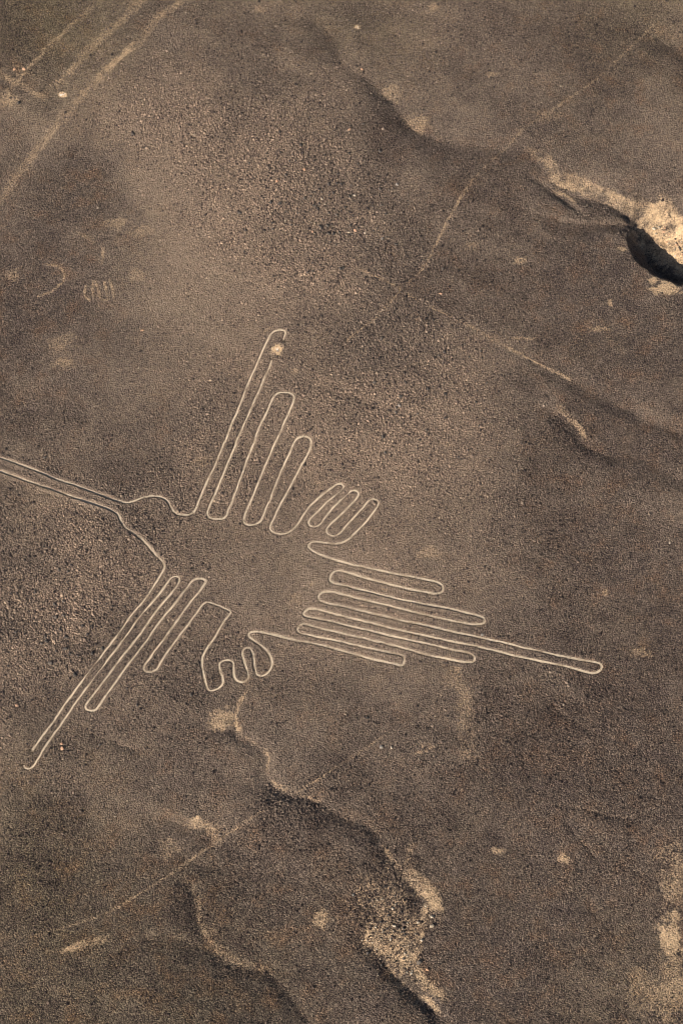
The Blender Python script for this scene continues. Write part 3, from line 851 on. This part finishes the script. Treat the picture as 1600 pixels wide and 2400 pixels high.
# ------------------------------------------------------------------ boulders
def rock_mesh(name, seed, mat, flat=.75, sub=2):
    import bmesh
    bm = bmesh.new()
    bmesh.ops.create_icosphere(bm, subdivisions=sub, radius=1.0)
    r = random.Random(seed)
    cuts = [(Vector((r.gauss(0, 1), r.gauss(0, 1), r.gauss(0, .8))).normalized(), r.uniform(.55, .85)) for _ in range(7)]
    st = Vector((r.uniform(.8, 1.25), r.uniform(.75, 1.1), flat * r.uniform(.85, 1.15)))
    for v in bm.verts:
        p = v.co.copy()
        for n_, d_ in cuts:
            k = p.dot(n_) - d_
            if k > 0:
                p -= n_ * k * .9
        p *= r.uniform(.95, 1.05)
        v.co = Vector((p.x * st.x, p.y * st.y, p.z * st.z))
    me = bpy.data.meshes.new(name); bm.to_mesh(me); bm.free()
    me.materials.append(mat)
    return me


ROCKS = {k: [rock_mesh('stone', 100 * i + j, m) for j in range(5)] for i, (k, m) in
         enumerate((('dark', M_DARK), ('pale', M_PALE), ('orange', M_ORANGE), ('grey', M_GREY)))}
_nb = [0]


def boulder(px, py, dia, kind, label, group=None, name='boulder', sink=.25):
    g = on_terrain([(px, py)])[0]
    o = bpy.data.objects.new(name, ROCKS[kind][_nb[0] % 5]); _nb[0] += 1
    col.objects.link(o)
    r = dia / 2
    o.location = (g[0], g[1], float(height(g[0:1], g[1:2])[0]) + r * .6 * (1 - 2 * sink) + 0.03)
    o.rotation_euler = (random.uniform(-.2, .2), random.uniform(-.2, .2), random.uniform(0, 6.28))
    o.scale = (r * random.uniform(.92, 1.08),) * 2 + (r * random.uniform(.95, 1.15),)
    tag(o, label, 'boulder' if name == 'boulder' else 'stone', group)
    return o


NOTABLE = [
    (713, 399, .62, 'orange', 'largest tan boulder in the stony field above the upper wing tip'),
    (649, 425, .42, 'orange', 'small orange stone left of the largest tan boulder in the stony field'),
    (930, 433, .55, 'grey', 'round grey boulder alone where the stony field meets the thin trail'),
    (831, 458, .5, 'pale', 'pale boulder between the largest tan boulder and the round grey one'),
    (754, 467, .5, 'pale', 'pale upper boulder of a close pair below the largest tan boulder'),
    (761, 479, .4, 'pale', 'pale lower boulder of a close pair below the largest tan boulder'),
    (669, 518, .45, 'pale', 'pale stone at the lower left of the stony field'),
    (732, 544, .35, 'orange', 'small orange stone at the lower middle of the stony field'),
    (818, 545, .4, 'pale', 'pale stone at the left end of a row of three'),
    (832, 541, .45, 'orange', 'rusty middle stone of a row of three'),
    (855, 547, .45, 'pale', 'whitish stone at the right end of a row of three'),
    (896, 560, .45, 'grey', 'grey stone just right of the row of three pale stones'),
    (774, 568, .5, 'dark', 'dark upright boulder below the middle of the stony field'),
    (770, 548, .5, 'dark', 'dark boulder close above the dark upright one in the stony field'),
    (818, 305, .45, 'orange', 'tan stone at the upper edge of the stony field'),
    (897, 303, .55, 'pale', 'pale boulder in the dark cluster beside the upper valley bend'),
    (851, 291, .5, 'dark', 'dark boulder left of the cluster beside the upper valley bend'),
    (848, 163, .45, 'orange', 'lone reddish stone on the edge of the upper valley'),
    (1313, 202, .4, 'pale', 'lone pale stone on the smooth upper right slope'),
    (1295, 110, .35, 'dark', 'lone dark stone high on the upper right slope'),
    (40, 1654, .5, 'orange', 'orange boulder with a dark shadow left of the lower wing tip'),
    (147, 1755, .5, 'orange', 'larger orange boulder of a pair right of the lower wing tip'),
    (145, 1744, .34, 'orange', 'smaller orange stone of a pair right of the lower wing tip'),
    (448, 1629, .45, 'dark', 'dark stone left of the corner of the wavy foot'),
    (108, 1494, .5, 'dark', 'dark stone far left of the lower wing in open gravel'),
    (241, 1520, .5, 'dark', 'dark stone just left of the lower wing loops'),
    (105, 1073, .55, 'dark', 'dark boulder just above the bird beak'),
    (1129, 1488, .5, 'grey', 'grey boulder just above the longest tail feather'),
    (1012, 2149, .5, 'pale', 'upper pale boulder of the pair right of the stony basin'),
    (1012, 2171, .65, 'pale', 'lower and larger pale boulder of the pair right of the stony basin'),
    (982, 2257, .6, 'dark', 'dark boulder at the lower rim of the stony basin'),
    (1001, 2273, .42, 'orange', 'orange stone below the lower rim of the stony basin'),
    (828, 2098, .45, 'grey', 'grey stone at the upper left of the stony basin'),
    (893, 1751, .48, 'grey', 'larger grey stone near the upper end of the lower trail'),
    (917, 1753, .38, 'pale', 'pale stone between the grey stone and the white scratches'),
    (861, 1682, .45, 'dark', 'dark stone above the end of the lower trail'),
    (1319, 1652, .36, 'pale', 'small pale stone alone below the tail tip'),
    (1568, 1273, .4, 'pale', 'small whitish stone alone near the right margin'),
    (1037, 631, .5, 'dark', 'dark stone right of the trail where two trails cross'),
    (1032, 689, .4, 'orange', 'small orange stone right of the crossing of two trails'),
    (935, 951, .5, 'grey', 'grey stone of a dark trio right of the upper wing'),
    (928, 956, .5, 'dark', 'dark upper stone of a trio right of the upper wing'),
    (927, 967, .5, 'dark', 'dark lower stone of a trio right of the upper wing'),
    (894, 794, .5, 'dark', 'dark stone below the left end of the upper trail'),
    (1532, 535, .62, 'pale', 'left white boulder standing out of the dark ravine shadow'),
    (1543, 533, .6, 'pale', 'right white boulder standing out of the dark ravine shadow'),
    (1536, 547, .4, 'pale', 'small white stone below the two white ravine boulders'),
    (45, 242, .7, 'dark', 'black boulder below the crossing of the upper left tracks'),
    (35, 163, .5, 'orange', 'left tan stone of a pair above the crossing of tracks'),
    (57, 163, .5, 'orange', 'right tan stone of a pair above the crossing of tracks'),
    (312, 315, .6, 'dark', 'dark boulder right of the longest upper left track'),
    (456, 316, .38, 'pale', 'small pale stone in the gravel right of the dark track boulder'),
    (230, 488, .45, 'pale', 'pale stone on the smooth left slope above the comb strokes'),
    (326, 863, .38, 'pale', 'pale stone low on the smooth left slope'),
    (334, 775, .4, 'orange', 'tan stone right below the comb strokes'),
]
for a in NOTABLE:
    boulder(*a[:5])

# loose stones one can pick out, by the piece of ground they lie on
FIELDS = [
    ('stony field', 110, [(560, 260, 930, 640)], 'dark loose stone in the stony field above the upper wing', 'dark stones of the stony field'),
    ('gravel left', 45, [(20, 1260, 380, 1800)], 'dark loose stone in the coarse gravel around the lower wing', 'dark stones around the lower wing'),
    ('slope right', 40, [(820, 640, 1180, 1080)], 'dark loose stone on the slope right of the upper wing', 'dark stones right of the upper wing'),
    ('basin', 60, [(845, 2060, 1010, 2300)], 'pale or dark stone inside the stony basin', 'stones of the stony basin'),
]
for nm, n, boxes, label, group in FIELDS:
    k = 0
    while k < n:
        x0, y0, x1, y1 = random.choice(boxes)
        px, py = random.gauss((x0 + x1) / 2, (x1 - x0) / 3.6), random.gauss((y0 + y1) / 2, (y1 - y0) / 3.6)
        if not (x0 < px < x1 and y0 < py < y1):
            continue
        g = on_terrain([(px, py)])
        if raster(LD, g[:, 0], g[:, 1], CS, 9.0)[0] < .75:
            continue
        kind = ('pale' if random.random() < .6 else 'dark') if nm == 'basin' else 'dark'
        boulder(px, py, random.choice((.2, .24, .28, .34, .42) if nm == 'basin' else (.28, .34, .40, .46, .56)), kind, label, group, 'stone')
        k += 1
# stones fallen on the bright ravine bank
for k in range(22):
    t = random.random()
    px = 1545 + 60 * t + random.uniform(-14, 14); py = 548 + 48 * t + random.uniform(-16, 6)
    boulder(px, py, random.uniform(.22, .42), random.choice(('orange', 'dark', 'pale')), 'loose stone on the bright bank of the ravine', 'stones on the ravine bank', 'stone')

# ------------------------------------------------------------------ gravel cover (countless): points carrying stone instances
def gravel_points():
    xs_, ys_ = [], []
    n = 1550000
    x = rng.uniform(-58, 58, n); y = rng.uniform(-76, 97, n)
    # keep what lies in or near the view
    half = (HALF_H * PW / PH) / DIST
    depth = (y - CAM[1]) * _st + CAM[2] * _ct
    ok = np.abs(x) < depth * half + 5
    x, y = x[ok], y[ok]
    S = raster(sand_grid, x, y, .25, 0)
    L = raster(LD, x, y, CS, 9.0)
    rough = np.clip(.5 + field(x, y, _R, 111, .45), .30, 1.12)
    patch = np.clip(1 + .9 * fbm(x / 1.6, y / 1.6, 121, 3, .65), .2, 1.7)
    dens = rough * patch * (1 - .93 * smooth(.06, .5, S)) * .72
    dens = np.where((L > .33) & (L < .85), np.maximum(dens, .55) * 1.35, dens)
    dens = np.where(L < .24, .05 * patch, np.where(L < .33, dens * .35, dens))
    k = rng.rand(len(x)) < dens
    return x[k], y[k], L[k], rough[k]


gx = np.arange(GX0, GX1 + .01, .25); gy = np.arange(GY0, GY1 + .01, .25)
GXm, GYm = np.meshgrid(gx, gy, indexing='ij')
sand_grid = sand_field(GXm.ravel(), GYm.ravel()).reshape(GXm.shape)
qx, qy, qL, qr = gravel_points()
qz = height(qx, qy)
n = len(qx)
size = 0.048 * np.exp(rng.randn(n) * .40) * (.68 + .62 * qr)
size = np.clip(size, .025, .20)
size = np.where(qL < .33, np.minimum(size, .05), size)
print('gravel', n)
me = bpy.data.meshes.new('gravel')
me.vertices.add(n)
me.vertices.foreach_set('co', np.stack([qx, qy, qz + size * .30], -1).astype(np.float32).ravel())
me.attributes.new('dust', 'FLOAT', 'POINT').data.foreach_set('value', ground_attrs(qx, qy, qx)['dust'].astype(np.float32))
me.attributes.new('size', 'FLOAT', 'POINT').data.foreach_set('value', size.astype(np.float32))
rot = np.stack([rng.uniform(-.5, .5, n), rng.uniform(-.5, .5, n), rng.uniform(0, 6.28, n)], -1)
me.attributes.new('turn', 'FLOAT_VECTOR', 'POINT').data.foreach_set('vector', rot.astype(np.float32).ravel())
me.materials.append(M_GRAVEL)
gravel = bpy.data.objects.new('gravel', me)
col.objects.link(gravel)
gravel['kind'] = 'stuff'
tag(gravel, 'countless small dark stones covering the whole plain', 'gravel')

ng = bpy.data.node_groups.new('stone_cover', 'GeometryNodeTree')
ng.interface.new_socket('Geometry', in_out='INPUT', socket_type='NodeSocketGeometry')
ng.interface.new_socket('Geometry', in_out='OUTPUT', socket_type='NodeSocketGeometry')
gi = ng.nodes.new('NodeGroupInput'); go = ng.nodes.new('NodeGroupOutput')
inst = ng.nodes.new('GeometryNodeInstanceOnPoints')
join = ng.nodes.new('GeometryNodeGeometryToInstance')
for v in range(5):
    ico = ng.nodes.new('GeometryNodeMeshIcoSphere'); ico.inputs['Radius'].default_value = 1; ico.inputs['Subdivisions'].default_value = 2
    nz = ng.nodes.new('ShaderNodeTexNoise'); nz.noise_dimensions = '4D'; nz.inputs['W'].default_value = 3.7 * v; nz.inputs['Scale'].default_value = .9; nz.inputs['Detail'].default_value = 2
    sub = ng.nodes.new('ShaderNodeVectorMath'); sub.operation = 'SUBTRACT'; sub.inputs[1].default_value = (.5, .5, .5)
    scl = ng.nodes.new('ShaderNodeVectorMath'); scl.operation = 'MULTIPLY'; scl.inputs[1].default_value = (1.7, 1.7, 1.2)
    sp = ng.nodes.new('GeometryNodeSetPosition')
    tf = ng.nodes.new('GeometryNodeTransform'); tf.inputs['Scale'].default_value = (1.0 + .12 * (v % 3), 1.0 - .06 * v, 1.0 - .05 * v)
    sm = ng.nodes.new('GeometryNodeSetMaterial'); sm.inputs['Material'].default_value = M_GRAVEL
    ng.links.new(nz.outputs['Color'], sub.inputs[0]); ng.links.new(sub.outputs[0], scl.inputs[0])
    ng.links.new(ico.outputs['Mesh'], sp.inputs['Geometry']); ng.links.new(scl.outputs[0], sp.inputs['Offset'])
    ng.links.new(sp.outputs[0], tf.inputs['Geometry']); ng.links.new(tf.outputs[0], sm.inputs['Geometry'])
    ng.links.new(sm.outputs[0], join.inputs[0])
at1 = ng.nodes.new('GeometryNodeInputNamedAttribute'); at1.data_type = 'FLOAT'; at1.inputs['Name'].default_value = 'size'
at2 = ng.nodes.new('GeometryNodeInputNamedAttribute'); at2.data_type = 'FLOAT_VECTOR'; at2.inputs['Name'].default_value = 'turn'
ri = ng.nodes.new('FunctionNodeRandomValue'); ri.data_type = 'INT'
for s_ in ri.inputs:
    if s_.type == 'INT' and s_.name == 'Min':
        s_.default_value = 0
    if s_.type == 'INT' and s_.name == 'Max':
        s_.default_value = 4
ng.links.new(gi.outputs[0], inst.inputs['Points'])
ng.links.new(join.outputs[0], inst.inputs['Instance'])
inst.inputs['Pick Instance'].default_value = True
ng.links.new([o_ for o_ in ri.outputs if o_.type == 'INT'][0], inst.inputs['Instance Index'])
ng.links.new([o_ for o_ in at2.outputs if o_.enabled and o_.name == 'Attribute'][0], inst.inputs['Rotation'])
ng.links.new([o_ for o_ in at1.outputs if o_.enabled and o_.name == 'Attribute'][0], inst.inputs['Scale'])
ng.links.new(inst.outputs[0], go.inputs[0])
md = gravel.modifiers.new('stone_cover', 'NODES')
md.node_group = ng
